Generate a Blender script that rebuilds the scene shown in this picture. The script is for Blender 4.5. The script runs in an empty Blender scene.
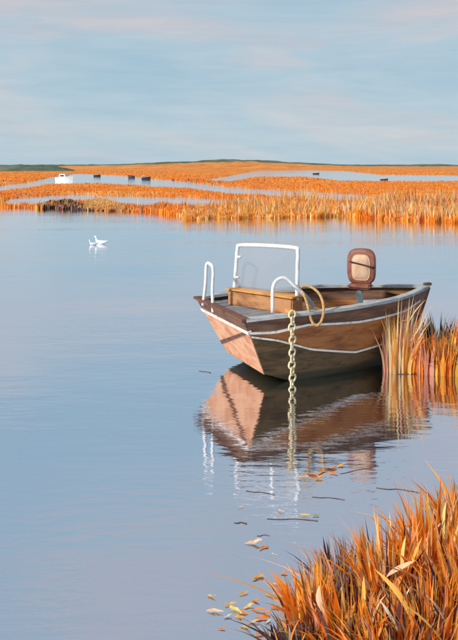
import bpy, bmesh, math, random
import numpy as np
from mathutils import Vector, Matrix

random.seed(7)
RNG = np.random.default_rng(11)
S = bpy.context.scene
C = bpy.context.collection

# ------------------------------------------------------------------ camera
H = 2.6                       # eye height over the water (m)
F = 774.0                     # focal length in photograph pixels (458 x 640)
HZ = 165.0                    # horizon row
cam = bpy.data.objects.new('camera', bpy.data.cameras.new('camera'))
C.objects.link(cam)
cam.location = (0, 0, H)
cam.rotation_euler = (math.radians(90), 0, 0)
cam.data.sensor_fit = 'VERTICAL'
cam.data.sensor_height = 24
cam.data.lens = 24 * F / 640
cam.data.shift_y = -(320 - HZ) / 640
cam.data.clip_end = 20000
S.camera = cam

# ------------------------------------------------------------------ sky
SUN = Vector((-0.68, -0.50, 0.52)).normalized()      # direction to the sun
world = bpy.data.worlds.new('World')
S.world = world
world.use_nodes = True
wn, wl = world.node_tree.nodes, world.node_tree.links
wn.clear()
w_out = wn.new('ShaderNodeOutputWorld')
sky = wn.new('ShaderNodeTexSky')
sky.sky_type = 'NISHITA'
sky.sun_disc = False
sky.sun_elevation = math.asin(SUN.z)
sky.sun_rotation = math.atan2(SUN.x, SUN.y)
sky.dust_density = 2.0
bg_sky = wn.new('ShaderNodeBackground'); bg_sky.inputs[1].default_value = 0.07
wl.new(sky.outputs[0], bg_sky.inputs[0])
# thin streaky cloud veil
tc = wn.new('ShaderNodeTexCoord')
def w_noise(scale, loc, nscale, detail, dist):
    mp = wn.new('ShaderNodeMapping'); mp.inputs['Scale'].default_value = scale; mp.inputs['Location'].default_value = loc
    wl.new(tc.outputs['Generated'], mp.inputs['Vector'])
    n = wn.new('ShaderNodeTexNoise'); n.inputs['Scale'].default_value = nscale
    n.inputs['Detail'].default_value = detail; n.inputs['Roughness'].default_value = 0.62; n.inputs['Distortion'].default_value = dist
    wl.new(mp.outputs[0], n.inputs['Vector'])
    return n
def w_ramp(src, stops):
    r = wn.new('ShaderNodeValToRGB')
    while len(r.color_ramp.elements) < len(stops): r.color_ramp.elements.new(0.5)
    for e, (p, c) in zip(r.color_ramp.elements, stops): e.position = p; e.color = (*c, 1)
    wl.new(src, r.inputs[0]); return r
n1 = w_noise((1.0, 1.0, 4.2), (5.3, 2.1, -0.12), 1.25, 4, 0.8)
n2 = w_noise((3.0, 3.0, 30.0), (3.1, 1.7, 0.2), 2.0, 8, 0.6)
r1 = w_ramp(n1.outputs[0], [(0.34, (0.345, 0.520, 0.650)), (0.47, (0.410, 0.555, 0.660)), (0.56, (0.500, 0.560, 0.630)), (0.68, (0.640, 0.560, 0.575))])
r2 = w_ramp(n2.outputs[0], [(0.36, (0.94, 0.96, 0.98)), (0.64, (1.06, 1.04, 1.02))])
mul = wn.new('ShaderNodeMix'); mul.data_type = 'RGBA'; mul.blend_type = 'MULTIPLY'; mul.inputs[0].default_value = 1
wl.new(r1.outputs[0], mul.inputs[6]); wl.new(r2.outputs[0], mul.inputs[7])
bg_veil = wn.new('ShaderNodeBackground'); bg_veil.inputs[1].default_value = 1.06
sep = wn.new('ShaderNodeSeparateXYZ'); wl.new(tc.outputs['Generated'], sep.inputs[0])      # paler towards the horizon, as skies are
hz = w_ramp(sep.outputs[2], [(0.0, (1.26, 1.17, 1.11)), (0.10, (1.14, 1.09, 1.06)), (0.30, (1.02, 1.01, 1.01)), (1.0, (0.90, 0.93, 0.97))])
mul2 = wn.new('ShaderNodeMix'); mul2.data_type = 'RGBA'; mul2.blend_type = 'MULTIPLY'; mul2.inputs[0].default_value = 1
wl.new(mul.outputs[2], mul2.inputs[6]); wl.new(hz.outputs[0], mul2.inputs[7])
wl.new(mul2.outputs[2], bg_veil.inputs[0])
mixw = wn.new('ShaderNodeMixShader'); mixw.inputs[0].default_value = 0.85
wl.new(bg_sky.outputs[0], mixw.inputs[1]); wl.new(bg_veil.outputs[0], mixw.inputs[2])
wl.new(mixw.outputs[0], w_out.inputs[0])

sl = bpy.data.lights.new('sun', 'SUN'); sl.energy = 4.0; sl.angle = math.radians(4); sl.color = (1.0, 0.93, 0.84)
so = bpy.data.objects.new('sun', sl); C.objects.link(so)
so.rotation_euler = SUN.to_track_quat('Z', 'Y').to_euler()
so.location = (-20, -8, 14)

S.view_settings.view_transform = 'Standard'
S.view_settings.look = 'None'
S.view_settings.exposure = 0.0
S.view_settings.gamma = 1.0
S.view_settings.use_curve_mapping = False

# ------------------------------------------------------------------ helpers
def gp(px, py, z=0.0):
    d = F * (H - z) / (py - HZ)
    return Vector(((px - 229) / F * d, d, z))

def tag(o, label=None, cat=None, group=None, kind=None):
    if label: o['label'] = label
    if cat: o['category'] = cat
    if group: o['group'] = group
    if kind: o['kind'] = kind
    return o

def mesh_obj(name, me, m=None, parent=None):
    o = bpy.data.objects.new(name, me); C.objects.link(o)
    if m is not None and not me.materials: me.materials.append(m)
    if parent is not None: o.parent = parent
    return o

def obj(name, bm, m, parent=None, smooth=False):
    me = bpy.data.meshes.new(name)
    bmesh.ops.recalc_face_normals(bm, faces=bm.faces[:])
    bm.to_mesh(me); bm.free()
    if smooth:
        for p in me.polygons: p.use_smooth = True
    return mesh_obj(name, me, m, parent)

def pyd(name, verts, faces, m, parent=None, smooth=False):
    bm = bmesh.new()
    vs = [bm.verts.new(v) for v in verts]
    for f in faces:
        try: bm.faces.new([vs[i] for i in f])
        except ValueError: pass
    return obj(name, bm, m, parent, smooth)

def empty(name, loc=(0, 0, 0), rz=0.0):
    o = bpy.data.objects.new(name, None); C.objects.link(o)
    o.location = loc; o.rotation_euler = (0, 0, rz); o.empty_display_size = 0.1
    return o

def tube(pts, r, n=8, closed=False, taper=None):
    """bmesh tube along a polyline"""
    bm = bmesh.new()
    pts = [Vector(p) for p in pts]
    N = len(pts); rings = []
    prev = None
    for i, p in enumerate(pts):
        a = pts[(i - 1) % N] if (closed or i > 0) else p
        b = pts[(i + 1) % N] if (closed or i < N - 1) else p
        t = (b - a).normalized()
        if prev is None:
            u = t.cross(Vector((0, 0, 1)))
            if u.length < 1e-3: u = t.cross(Vector((1, 0, 0)))
        else:
            u = prev - t * prev.dot(t)
            if u.length < 1e-4: u = t.cross(Vector((0.3, 0.5, 1)))
        u.normalize(); prev = u; v = t.cross(u)
        rr = r if taper is None else r * taper[i]
        rings.append([bm.verts.new(p + (u * math.cos(2 * math.pi * k / n) + v * math.sin(2 * math.pi * k / n)) * rr) for k in range(n)])
    for i in range(N if closed else N - 1):
        A, B = rings[i], rings[(i + 1) % N]
        for k in range(n): bm.faces.new((A[k], A[(k + 1) % n], B[(k + 1) % n], B[k]))
    if not closed:
        bm.faces.new(rings[0]); bm.faces.new(rings[-1])
    return bm

def box_bm(c, s, rz=0.0, bevel=0.0):
    bm = bmesh.new()
    bmesh.ops.create_cube(bm, size=1)
    bmesh.ops.scale(bm, vec=s, verts=bm.verts)
    if bevel: bmesh.ops.bevel(bm, geom=bm.edges[:], offset=bevel, segments=2, affect='EDGES')
    bmesh.ops.rotate(bm, cent=(0, 0, 0), matrix=Matrix.Rotation(rz, 3, 'Z'), verts=bm.verts)
    bmesh.ops.translate(bm, vec=c, verts=bm.verts)
    return bm

def smooth_curve(ctrl, n):
    """Catmull-Rom through control points"""
    P = [Vector(p) for p in ctrl]; P = [P[0] * 2 - P[1]] + P + [P[-1] * 2 - P[-2]]
    out = []
    segs = len(P) - 3
    for i in range(n):
        f = i / (n - 1) * segs; k = min(int(f), segs - 1); t = f - k
        a, b, c, d = P[k:k + 4]
        out.append(0.5 * ((2 * b) + (c - a) * t + (2 * a - 5 * b + 4 * c - d) * t * t + (3 * b - a - 3 * c + d) * t ** 3))
    return out

# ------------------------------------------------------------------ materials
def new_mat(name):
    m = bpy.data.materials.new(name); m.use_nodes = True
    return m, m.node_tree.nodes, m.node_tree.links, m.node_tree.nodes['Principled BSDF']

def worn(name, cols, rough=0.65, scale=(6, 6, 6), detail=6, bump=0.25, dist=0.4, nscale=1.0, spec=0.3, bdist=0.004, chips=0.0, scum=False):
    """several tones broken up by a stretched noise, with fine relief"""
    m, n, l, b = new_mat(name)
    t = n.new('ShaderNodeTexCoord'); mp = n.new('ShaderNodeMapping'); mp.inputs['Scale'].default_value = scale
    l.new(t.outputs['Object'], mp.inputs[0])
    no = n.new('ShaderNodeTexNoise'); no.inputs['Scale'].default_value = nscale; no.inputs['Detail'].default_value = detail
    no.inputs['Roughness'].default_value = 0.65; no.inputs['Distortion'].default_value = dist
    l.new(mp.outputs[0], no.inputs['Vector'])
    r = n.new('ShaderNodeValToRGB')
    while len(r.color_ramp.elements) < len(cols): r.color_ramp.elements.new(0.5)
    for i, (e, c) in enumerate(zip(r.color_ramp.elements, cols)):
        e.position = 0.30 + 0.40 * i / max(1, len(cols) - 1); e.color = (*c, 1)
    l.new(no.outputs[0], r.inputs[0])
    sp = n.new('ShaderNodeTexNoise'); sp.inputs['Scale'].default_value = 38; sp.inputs['Detail'].default_value = 5; sp.inputs['Roughness'].default_value = 0.7
    l.new(t.outputs['Object'], sp.inputs['Vector'])
    sr = n.new('ShaderNodeMapRange'); sr.inputs[1].default_value = 0.60; sr.inputs[2].default_value = 0.66; sr.inputs[4].default_value = chips
    l.new(sp.outputs[0], sr.inputs[0])
    cm = n.new('ShaderNodeMix'); cm.data_type = 'RGBA'; cm.inputs[7].default_value = (*[0.5 * (v + w_) * 0.6 for v, w_ in zip(cols[0], cols[-1])], 1)
    l.new(sr.outputs[0], cm.inputs[0]); l.new(r.outputs[0], cm.inputs[6])
    col_out = cm.outputs[2]
    if scum:          # slime left by the water along the hull
        sx_ = n.new('ShaderNodeSeparateXYZ'); l.new(t.outputs['Object'], sx_.inputs[0])
        ad = n.new('ShaderNodeMath'); ad.operation = 'MULTIPLY_ADD'; ad.inputs[1].default_value = -0.16; l.new(no.outputs[0], ad.inputs[0]); l.new(sx_.outputs[2], ad.inputs[2])
        mr = n.new('ShaderNodeMapRange'); mr.inputs[1].default_value = -0.01; mr.inputs[2].default_value = 0.035; mr.inputs[3].default_value = 0.85; mr.inputs[4].default_value = 0.0
        l.new(ad.outputs[0], mr.inputs[0])
        sm = n.new('ShaderNodeMix'); sm.data_type = 'RGBA'; sm.inputs[7].default_value = (0.030, 0.034, 0.018, 1)
        l.new(mr.outputs[0], sm.inputs[0]); l.new(col_out, sm.inputs[6]); col_out = sm.outputs[2]
    l.new(col_out, b.inputs['Base Color'])
    b.inputs['Roughness'].default_value = rough; b.inputs['Specular IOR Level'].default_value = spec
    n2 = n.new('ShaderNodeTexNoise'); n2.inputs['Scale'].default_value = nscale * 4; n2.inputs['Detail'].default_value = 4
    l.new(mp.outputs[0], n2.inputs['Vector'])
    bp = n.new('ShaderNodeBump'); bp.inputs['Strength'].default_value = bump; bp.inputs['Distance'].default_value = bdist
    l.new(n2.outputs[0], bp.inputs['Height']); l.new(bp.outputs[0], b.inputs['Normal'])
    return m

M = {}
M['transom'] = worn('salmon_paint', [(0.36, 0.15, 0.08), (0.58, 0.27, 0.15), (0.66, 0.36, 0.22), (0.60, 0.40, 0.28)], 0.6, (4, 4, 9), chips=0.55, scum=True)
M['sheer'] = worn('dark_brown_paint', [(0.055, 0.030, 0.022), (0.13, 0.065, 0.042), (0.19, 0.095, 0.06), (0.25, 0.15, 0.10)], 0.6, (2.2, 2.2, 14), chips=0.8)
M['mid'] = worn('red_brown_paint', [(0.14, 0.045, 0.018), (0.30, 0.105, 0.035), (0.42, 0.16, 0.05), (0.30, 0.14, 0.06)], 0.55, (2.0, 2.0, 12), chips=0.7)
M['low'] = worn('dark_olive_paint', [(0.025, 0.018, 0.014), (0.085, 0.052, 0.026), (0.15, 0.092, 0.040), (0.075, 0.050, 0.028)], 0.5, (2.5, 2.5, 10), chips=0.7, scum=True)
M['white'] = worn('chipped_white_paint', [(0.45, 0.38, 0.33), (0.78, 0.75, 0.71), (0.82, 0.80, 0.78)], 0.5, (9, 9, 9), chips=0.8)
M['rail'] = worn('white_tube_paint', [(0.52, 0.50, 0.47), (0.70, 0.71, 0.72), (0.75, 0.76, 0.77)], 0.35, (12, 12, 12), bump=0.15, chips=0.5)
M['grey'] = worn('weathered_grey_wood', [(0.13, 0.14, 0.15), (0.30, 0.32, 0.34), (0.46, 0.47, 0.47), (0.36, 0.30, 0.25)], 0.7, (3, 3, 14), chips=0.7)
M['deck'] = worn('orange_brown_boards', [(0.14, 0.06, 0.035), (0.36, 0.16, 0.075), (0.50, 0.25, 0.11), (0.42, 0.24, 0.15)], 0.65, (5, 2.0, 8))
M['deckgrey'] = worn('worn_grey_deck', [(0.10, 0.11, 0.12), (0.20, 0.21, 0.23), (0.32, 0.30, 0.29)], 0.7, (4, 7, 8))
M['amber'] = worn('amber_wood', [(0.42, 0.17, 0.04), (0.62, 0.28, 0.07), (0.70, 0.36, 0.12)], 0.6, (5, 5, 9))
M['seam'] = worn('dark_seam', [(0.05, 0.025, 0.018), (0.16, 0.07, 0.045), (0.20, 0.09, 0.06)], 0.7, (8, 8, 8))
M['seatframe'] = worn('red_brown_leather', [(0.13, 0.045, 0.03), (0.25, 0.09, 0.06), (0.32, 0.14, 0.10)], 0.5, (9, 9, 9))
M['cushion'] = worn('beige_cushion', [(0.48, 0.27, 0.16), (0.62, 0.42, 0.29), (0.58, 0.44, 0.30)], 0.75, (7, 7, 5))
M['strap'] = worn('dark_strap', [(0.02, 0.02, 0.025), (0.05, 0.045, 0.05)], 0.6)
M['chain'] = worn('cream_chain', [(0.34, 0.22, 0.11), (0.72, 0.60, 0.38), (0.84, 0.77, 0.56)], 0.5, (25, 25, 25), chips=0.8)
M['rope'] = worn('ochre_rope', [(0.26, 0.13, 0.04), (0.52, 0.30, 0.12), (0.62, 0.42, 0.22)], 0.85, (40, 40, 40))
M['steel'] = worn('grey_steel', [(0.20, 0.22, 0.25), (0.34, 0.37, 0.41)], 0.35, (10, 10, 10), spec=0.5)
M['bird'] = worn('white_feathers', [(0.66, 0.68, 0.70), (0.85, 0.85, 0.85)], 0.8, (20, 20, 20))
M['beak'] = worn('yellow_beak', [(0.55, 0.30, 0.05), (0.65, 0.40, 0.08)], 0.5)
M['hullwhite'] = worn('boat_white', [(0.58, 0.57, 0.56), (0.72, 0.72, 0.71)], 0.5, (2, 2, 4))
M['hulldark'] = worn('boat_dark', [(0.03, 0.022, 0.03), (0.08, 0.05, 0.06)], 0.5, (2, 2, 4))
M['darkglass'] = worn('dark_glass', [(0.04, 0.05, 0.06), (0.08, 0.09, 0.10)], 0.15)
M['twig'] = worn('wet_twig', [(0.05, 0.035, 0.03), (0.15, 0.09, 0.07)], 0.6, (20, 20, 20))
M['mud'] = worn('marsh_mud', [(0.035, 0.024, 0.030), (0.10, 0.055, 0.045), (0.26, 0.11, 0.04), (0.12, 0.07, 0.06)], 0.85, (5, 5, 5), bump=0.6, bdist=0.03)

# glass of the windscreen
m, n, l, b = new_mat('smoky_pane'); M['pane'] = m
n.remove(b); out = n['Material Output']
tr = n.new('ShaderNodeBsdfTransparent'); tr.inputs[0].default_value = (0.88, 0.90, 0.92, 1)
gl = n.new('ShaderNodeBsdfGlossy'); gl.inputs['Roughness'].default_value = 0.12; gl.inputs[0].default_value = (0.8, 0.85, 0.9, 1)
df = n.new('ShaderNodeBsdfDiffuse'); df.inputs[0].default_value = (0.46, 0.50, 0.54, 1)
mx1 = n.new('ShaderNodeMixShader'); mx1.inputs[0].default_value = 0.22
mx2 = n.new('ShaderNodeMixShader'); mx2.inputs[0].default_value = 0.16
l.new(tr.outputs[0], mx1.inputs[1]); l.new(df.outputs[0], mx1.inputs[2])
l.new(mx1.outputs[0], mx2.inputs[1]); l.new(gl.outputs[0], mx2.inputs[2]); l.new(mx2.outputs[0], out.inputs[0])

# grass blades: colour of each blade held in an attribute
def blade_mat(name, rough=0.6, trans=0.32):
    m, n, l, b = new_mat(name); out = n['Material Output']
    at = n.new('ShaderNodeAttribute'); at.attribute_name = 'tint'
    l.new(at.outputs['Color'], b.inputs['Base Color']); b.inputs['Roughness'].default_value = rough
    b.inputs['Specular IOR Level'].default_value = 0.2
    tl = n.new('ShaderNodeBsdfTranslucent'); l.new(at.outputs['Color'], tl.inputs[0])
    mx = n.new('ShaderNodeMixShader'); mx.inputs[0].default_value = trans
    l.new(b.outputs[0], mx.inputs[1]); l.new(tl.outputs[0], mx.inputs[2]); l.new(mx.outputs[0], out.inputs[0])
    return m
M['blade'] = blade_mat('marsh_blades')
def leaf_mat(name, c1, c2):
    m = worn(name, [c1, c2], 0.55, (14, 14, 4), bump=0.3)
    return m
LEAF = {'orange': leaf_mat('orange_leaf', (0.62, 0.16, 0.02), (0.80, 0.26, 0.04)),
        'amber': leaf_mat('amber_leaf', (0.66, 0.30, 0.04), (0.80, 0.44, 0.10)),
        'yellow': leaf_mat('yellow_leaf', (0.72, 0.46, 0.10), (0.82, 0.62, 0.24)),
        'pale': leaf_mat('pale_leaf', (0.62, 0.37, 0.22), (0.74, 0.54, 0.37)),
        'olive': leaf_mat('olive_leaf', (0.20, 0.17, 0.03), (0.36, 0.30, 0.06)),
        'dark': leaf_mat('dark_leaf', (0.03, 0.022, 0.03), (0.09, 0.05, 0.055)),
        'white': leaf_mat('bleached_leaf', (0.56, 0.47, 0.40), (0.70, 0.62, 0.54))}

# water
m, n, l, b = new_mat('water'); M['water'] = m
t = n.new('ShaderNodeTexCoord')
def water_noise(scale, ns, detail):
    mp = n.new('ShaderNodeMapping'); mp.inputs['Scale'].default_value = scale
    l.new(t.outputs['Object'], mp.inputs[0])
    x = n.new('ShaderNodeTexNoise'); x.inputs['Scale'].default_value = ns; x.inputs['Detail'].default_value = detail
    l.new(mp.outputs[0], x.inputs['Vector']); return x
a1 = water_noise((0.55, 1.5, 1), 1.2, 3)
a2 = water_noise((1.0, 3.2, 1), 3.6, 3)
b1 = n.new('ShaderNodeBump'); b1.inputs['Strength'].default_value = 0.5; b1.inputs['Distance'].default_value = 0.018
b2 = n.new('ShaderNodeBump'); b2.inputs['Strength'].default_value = 0.4; b2.inputs['Distance'].default_value = 0.006
l.new(a1.outputs[0], b1.inputs['Height']); l.new(a2.outputs[0], b2.inputs['Height'])
a3 = water_noise((0.05, 0.30, 1), 1.0, 4)      # lanes of wind and calm
ra = n.new('ShaderNodeMapRange'); ra.inputs[1].default_value = 0.38; ra.inputs[2].default_value = 0.66; ra.inputs[3].default_value = 0.12; ra.inputs[4].default_value = 1.0
l.new(a3.outputs[0], ra.inputs[0]); l.new(ra.outputs[0], b2.inputs['Strength'])
l.new(b1.outputs[0], b2.inputs['Normal']); l.new(b2.outputs[0], b.inputs['Normal'])
b.inputs['Base Color'].default_value = (0.76, 0.785, 0.85, 1)
b.inputs['Metallic'].default_value = 1.0
b.inputs['Roughness'].default_value = 0.05

# ------------------------------------------------------------------ water sheet
R0 = 9000
wv = [(-R0, -200, 0), (R0, -200, 0), (R0, R0, 0), (-R0, R0, 0)]
tag(pyd('water', wv, [(0, 1, 2, 3)], M['water']), kind='structure')

# ------------------------------------------------------------------ far marsh terrain with channels
def itp(u, pts):
    p = np.array(pts, float); return np.interp(u, p[:, 0], p[:, 1])
GB = 0.93      # how much the grass on the near bank hides of a channel
CH = [
  ([(-300, 195), (0, 186), (25, 183), (50, 177.5), (75, 174), (115, 175.4), (150, 178.6), (190, 182), (230, 187.5), (300, 191.5), (345, 193.5), (380, 196.5), (425, 201)],
   [(-300, 199), (0, 190), (25, 187.4), (50, 183.2), (75, 182.6), (115, 183.2), (150, 185.6), (190, 188), (230, 193), (300, 197), (345, 201), (380, 202), (425, 202)]),
  ([(205, 180), (230, 176), (255, 171), (305, 170), (345, 171.4), (380, 175), (458, 175.6), (800, 176)],
   [(205, 180), (230, 181), (255, 176.5), (305, 176.5), (345, 180.6), (380, 181), (458, 181), (800, 181)]),
  ([(3, 202), (8, 199.5), (40, 196.5), (75, 194), (115, 196), (190, 197.5), (230, 199), (285, 202)],
   [(3, 202), (8, 204), (40, 203), (75, 202), (115, 203.4), (190, 205.2), (230, 204.4), (285, 202)]),
  ([(60, 213), (115, 212), (150, 213), (185, 217)], [(60, 213), (115, 216.5), (150, 218.5), (185, 217)]),
]
SHORE = [(-400, 207), (0, 207.5), (40, 208.5), (100, 210.5), (130, 217), (165, 220), (200, 219.5), (260, 218), (345, 217), (385, 219.5), (458, 223), (560, 224.5), (900, 227)]

def hash_noise(x, y, s, seed=0):
    """smooth value noise on arrays"""
    x = x * s + seed * 17.3; y = y * s + seed * 5.1
    xi, yi = np.floor(x), np.floor(y); fx, fy = x - xi, y - yi
    fx, fy = fx * fx * (3 - 2 * fx), fy * fy * (3 - 2 * fy)
    def hsh(a, b): return np.modf(np.abs(np.sin(a * 127.1 + b * 311.7 + seed) * 43758.5453))[0]
    return (hsh(xi, yi) * (1 - fx) + hsh(xi + 1, yi) * fx) * (1 - fy) + (hsh(xi, yi + 1) * (1 - fx) + hsh(xi + 1, yi + 1) * fx) * fy

def land(x, d):
    """>0 on land, <0 in the channels, in rows of the picture scaled by distance"""
    x = np.asarray(x, float); d = np.asarray(d, float)
    u = x / d * F + 229; y = HZ + F * H / d
    wob = (hash_noise(u, y * 4, 0.11, 1) - 0.5) * 1.6 + (hash_noise(u, y * 4, 0.35, 2) - 0.5) * 0.7
    k = np.clip((y - HZ) / 40, 0.15, 1.2)
    s = itp(u, SHORE) - y + wob * 0.8
    for top, bot in CH:
        t_ = HZ + (itp(u, top) - HZ) * 0.985; b_ = HZ + (itp(u, bot) - HZ) / GB
        w = itp(u, bot) - itp(u, top)
        inside = np.minimum(y - t_, b_ - y) + wob * 0.5 * k
        inside = np.where((w < 0.3) | (u < top[0][0]) | (u > top[-1][0]), -9, inside)
        s = np.minimum(s, -inside)
    return s, k

def ground_z(x, d):
    s, k = land(x, d)
    g = np.clip(s / (1.2 * k + 0.15), -1, 1)
    return np.where(g > 0, 0.10 * g ** 0.7, 0.4 * g) + np.where(g > 0, (hash_noise(np.asarray(x), np.asarray(d), 0.6, 3)) * 0.05 * np.clip(g, 0, 1), 0) - 0.02

nu, ny = 420, 300
us = np.linspace(-330, 790, nu); ys = HZ + np.geomspace(62, 2.6, ny)
UU, YY = np.meshgrid(us, ys)
DD = F * H / (YY - HZ); XX = (UU - 229) / F * DD
ZZ = ground_z(XX, DD)
me = bpy.data.meshes.new('marsh_ground')
vv = np.stack([XX, DD, ZZ], -1).reshape(-1, 3)
ii = np.arange(nu * ny).reshape(ny, nu)
ff = np.stack([ii[:-1, :-1], ii[:-1, 1:], ii[1:, 1:], ii[1:, :-1]], -1).reshape(-1, 4)
me.from_pydata(vv.tolist(), [], ff.tolist()); me.polygons.foreach_set('use_smooth', np.ones(len(ff), bool))
M['marsh'] = worn('orange_marsh', [(0.34, 0.11, 0.03), (0.60, 0.19, 0.03), (0.72, 0.27, 0.05), (0.66, 0.36, 0.14)], 0.85, (0.05, 0.12, 1), 8, bump=0.5, nscale=1.6, bdist=0.05)
tag(mesh_obj('marsh_ground', me, M['marsh']), kind='structure')

# far low green ridge
def ridge(name, d0, depth, prof, mat, u0, u1, n=260):
    us = np.linspace(u0, u1, n); rows = np.linspace(-1, 1, 13)
    V = []
    for r in rows:
        d = d0 + r * depth
        x = (us - 229) / F * d
        top = H + (HZ - itp(us, prof)) / F * d0
        sh = max(0.0, 1 - r * r) ** 0.6
        z = top * sh * (0.86 + 0.28 * hash_noise(x, np.full_like(x, d), 0.09, 8)) + (hash_noise(x, np.full_like(x, d), 0.35, 9) - 0.5) * 0.8 * sh - (0.5 if sh == 0 else 0)
        V.append(np.stack([x, np.full_like(x, d), z], -1))
    V = np.concatenate(V); ii = np.arange(n * len(rows)).reshape(len(rows), n)
    f = np.stack([ii[:-1, :-1], ii[:-1, 1:], ii[1:, 1:], ii[1:, :-1]], -1).reshape(-1, 4)
    me = bpy.data.meshes.new(name); me.from_pydata(V.tolist(), [], f.tolist())
    return mesh_obj(name, me, mat)
M['ridge'] = worn('green_scrub', [(0.04, 0.055, 0.035), (0.08, 0.11, 0.06), (0.13, 0.15, 0.09), (0.20, 0.17, 0.11)], 0.9, (0.05, 0.05, 0.3), 8, bump=0.8, bdist=0.6)
tag(ridge('orange_hills', 600, 70, [(-400, 168), (0, 167.6), (60, 166.6), (110, 165.6), (150, 164.8), (195, 163.4), (225, 162.2), (250, 162.2), (290, 163.8), (345, 166), (400, 166.6), (458, 166.4), (900, 166.6)], M['marsh'], -420, 880), kind='structure')
tag(ridge('hills', 820, 60, [(-400, 165.4), (0, 165), (60, 164.8), (110, 164.4), (150, 163.0), (195, 161.0), (225, 159.4), (250, 160.0), (290, 162.2), (345, 164.6), (400, 164.9), (438, 164.0), (458, 164.8), (900, 165)], M['ridge'], -420, 880), kind='structure')
tag(ridge('green_bank', 330, 26, [(-60, 168), (0, 167.2), (8, 166.0), (20, 165.0), (34, 165.4), (50, 166.4), (64, 168), (75, 171), (80, 174)], M['ridge'], -40, 82, 90), kind='structure')

# ------------------------------------------------------------------ blade meshes
def blade_mesh(name, base, height, bend, az, width, col, K=3, face=None, curve=1.8):
    """one mesh of N tapering bent blades; every array has N rows"""
    N = len(base)
    face = az + np.pi / 2 if face is None else face
    side = np.stack([np.cos(face), np.sin(face), np.zeros(N)], -1)
    lean = np.stack([np.cos(az), np.sin(az), np.zeros(N)], -1)
    P = []
    for k in range(K + 1):
        f = k / K
        p = base + lean * (bend * height * f ** curve)[:, None]
        p[:, 2] += height * (f - 0.28 * np.clip(bend, 0, 1.6) * f ** 2.4)
        w = width * (1 - f ** 1.7) * (0.75 + 0.5 * min(1, f * 3) * (1 - f))
        if k < K: P += [p - side * w[:, None] / 2, p + side * w[:, None] / 2]
        else: P += [p]
    nv = 2 * K + 1
    V = np.stack(P, 1).reshape(-1, 3)
    o = (np.arange(N) * nv)[:, None]
    loops, starts, totals = [], [], []
    quads = np.concatenate([o + np.array([[2 * k, 2 * k + 1, 2 * k + 3, 2 * k + 2]]) for k in range(K - 1)]) if K > 1 else np.zeros((0, 4), int)
    tris = o + np.array([[2 * K - 2, 2 * K - 1, 2 * K]])
    me = bpy.data.meshes.new(name)
    nl = quads.size + tris.size; nf = len(quads) + len(tris)
    me.vertices.add(len(V)); me.vertices.foreach_set('co', V.astype(np.float32).ravel())
    me.loops.add(nl); me.loops.foreach_set('vertex_index', np.concatenate([quads.ravel(), tris.ravel()]).astype(np.int32))
    me.polygons.add(nf)
    me.polygons.foreach_set('loop_start', np.concatenate([np.arange(len(quads)) * 4, quads.size + np.arange(len(tris)) * 3]).astype(np.int32))
    me.polygons.foreach_set('use_smooth', np.ones(nf, bool))
    me.update(calc_edges=True); me.validate()
    a = me.attributes.new('tint', 'FLOAT_COLOR', 'POINT')
    dry = (RNG.random(N) < (0.24 if K > 2 else 0.10))[:, None] * np.array([[0.78, 0.56, 0.30]]) + 0.0
    lev = np.array([min(k // 2, K) / K for k in range(nv)]) ** 2.2
    tipc = np.where(dry.sum(1, keepdims=True) > 0, 0.45 * col + 0.55 * dry, col)
    rgb = col[:, None, :] * (1 - lev[None, :, None]) + tipc[:, None, :] * lev[None, :, None]
    cc = np.concatenate([rgb.reshape(-1, 3), np.ones((N * nv, 1))], 1).astype(np.float32)
    a.data.foreach_set('color', cc.ravel())
    me.materials.append(M['blade'])
    return me

PAL = {'orange': (0.90, 0.265, 0.020), 'deep': (0.82, 0.185, 0.015), 'amber': (0.90, 0.40, 0.05), 'ochre': (0.78, 0.47, 0.17),
       'straw': (0.78, 0.60, 0.32), 'rose': (0.72, 0.34, 0.24), 'maroon': (0.12, 0.045, 0.04), 'plum': (0.055, 0.04, 0.055), 'olive': (0.24, 0.21, 0.05), 'grey': (0.30, 0.24, 0.26)}
def pick(n, weights, jitter=0.14):
    names = list(weights); w = np.array([weights[k] for k in names], float); w /= w.sum()
    c = np.array([PAL[k] for k in names])[RNG.choice(len(names), n, p=w)]
    return np.clip(c * (1 + RNG.normal(0, jitter, (n, 1))), 0.01, 0.95)

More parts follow.
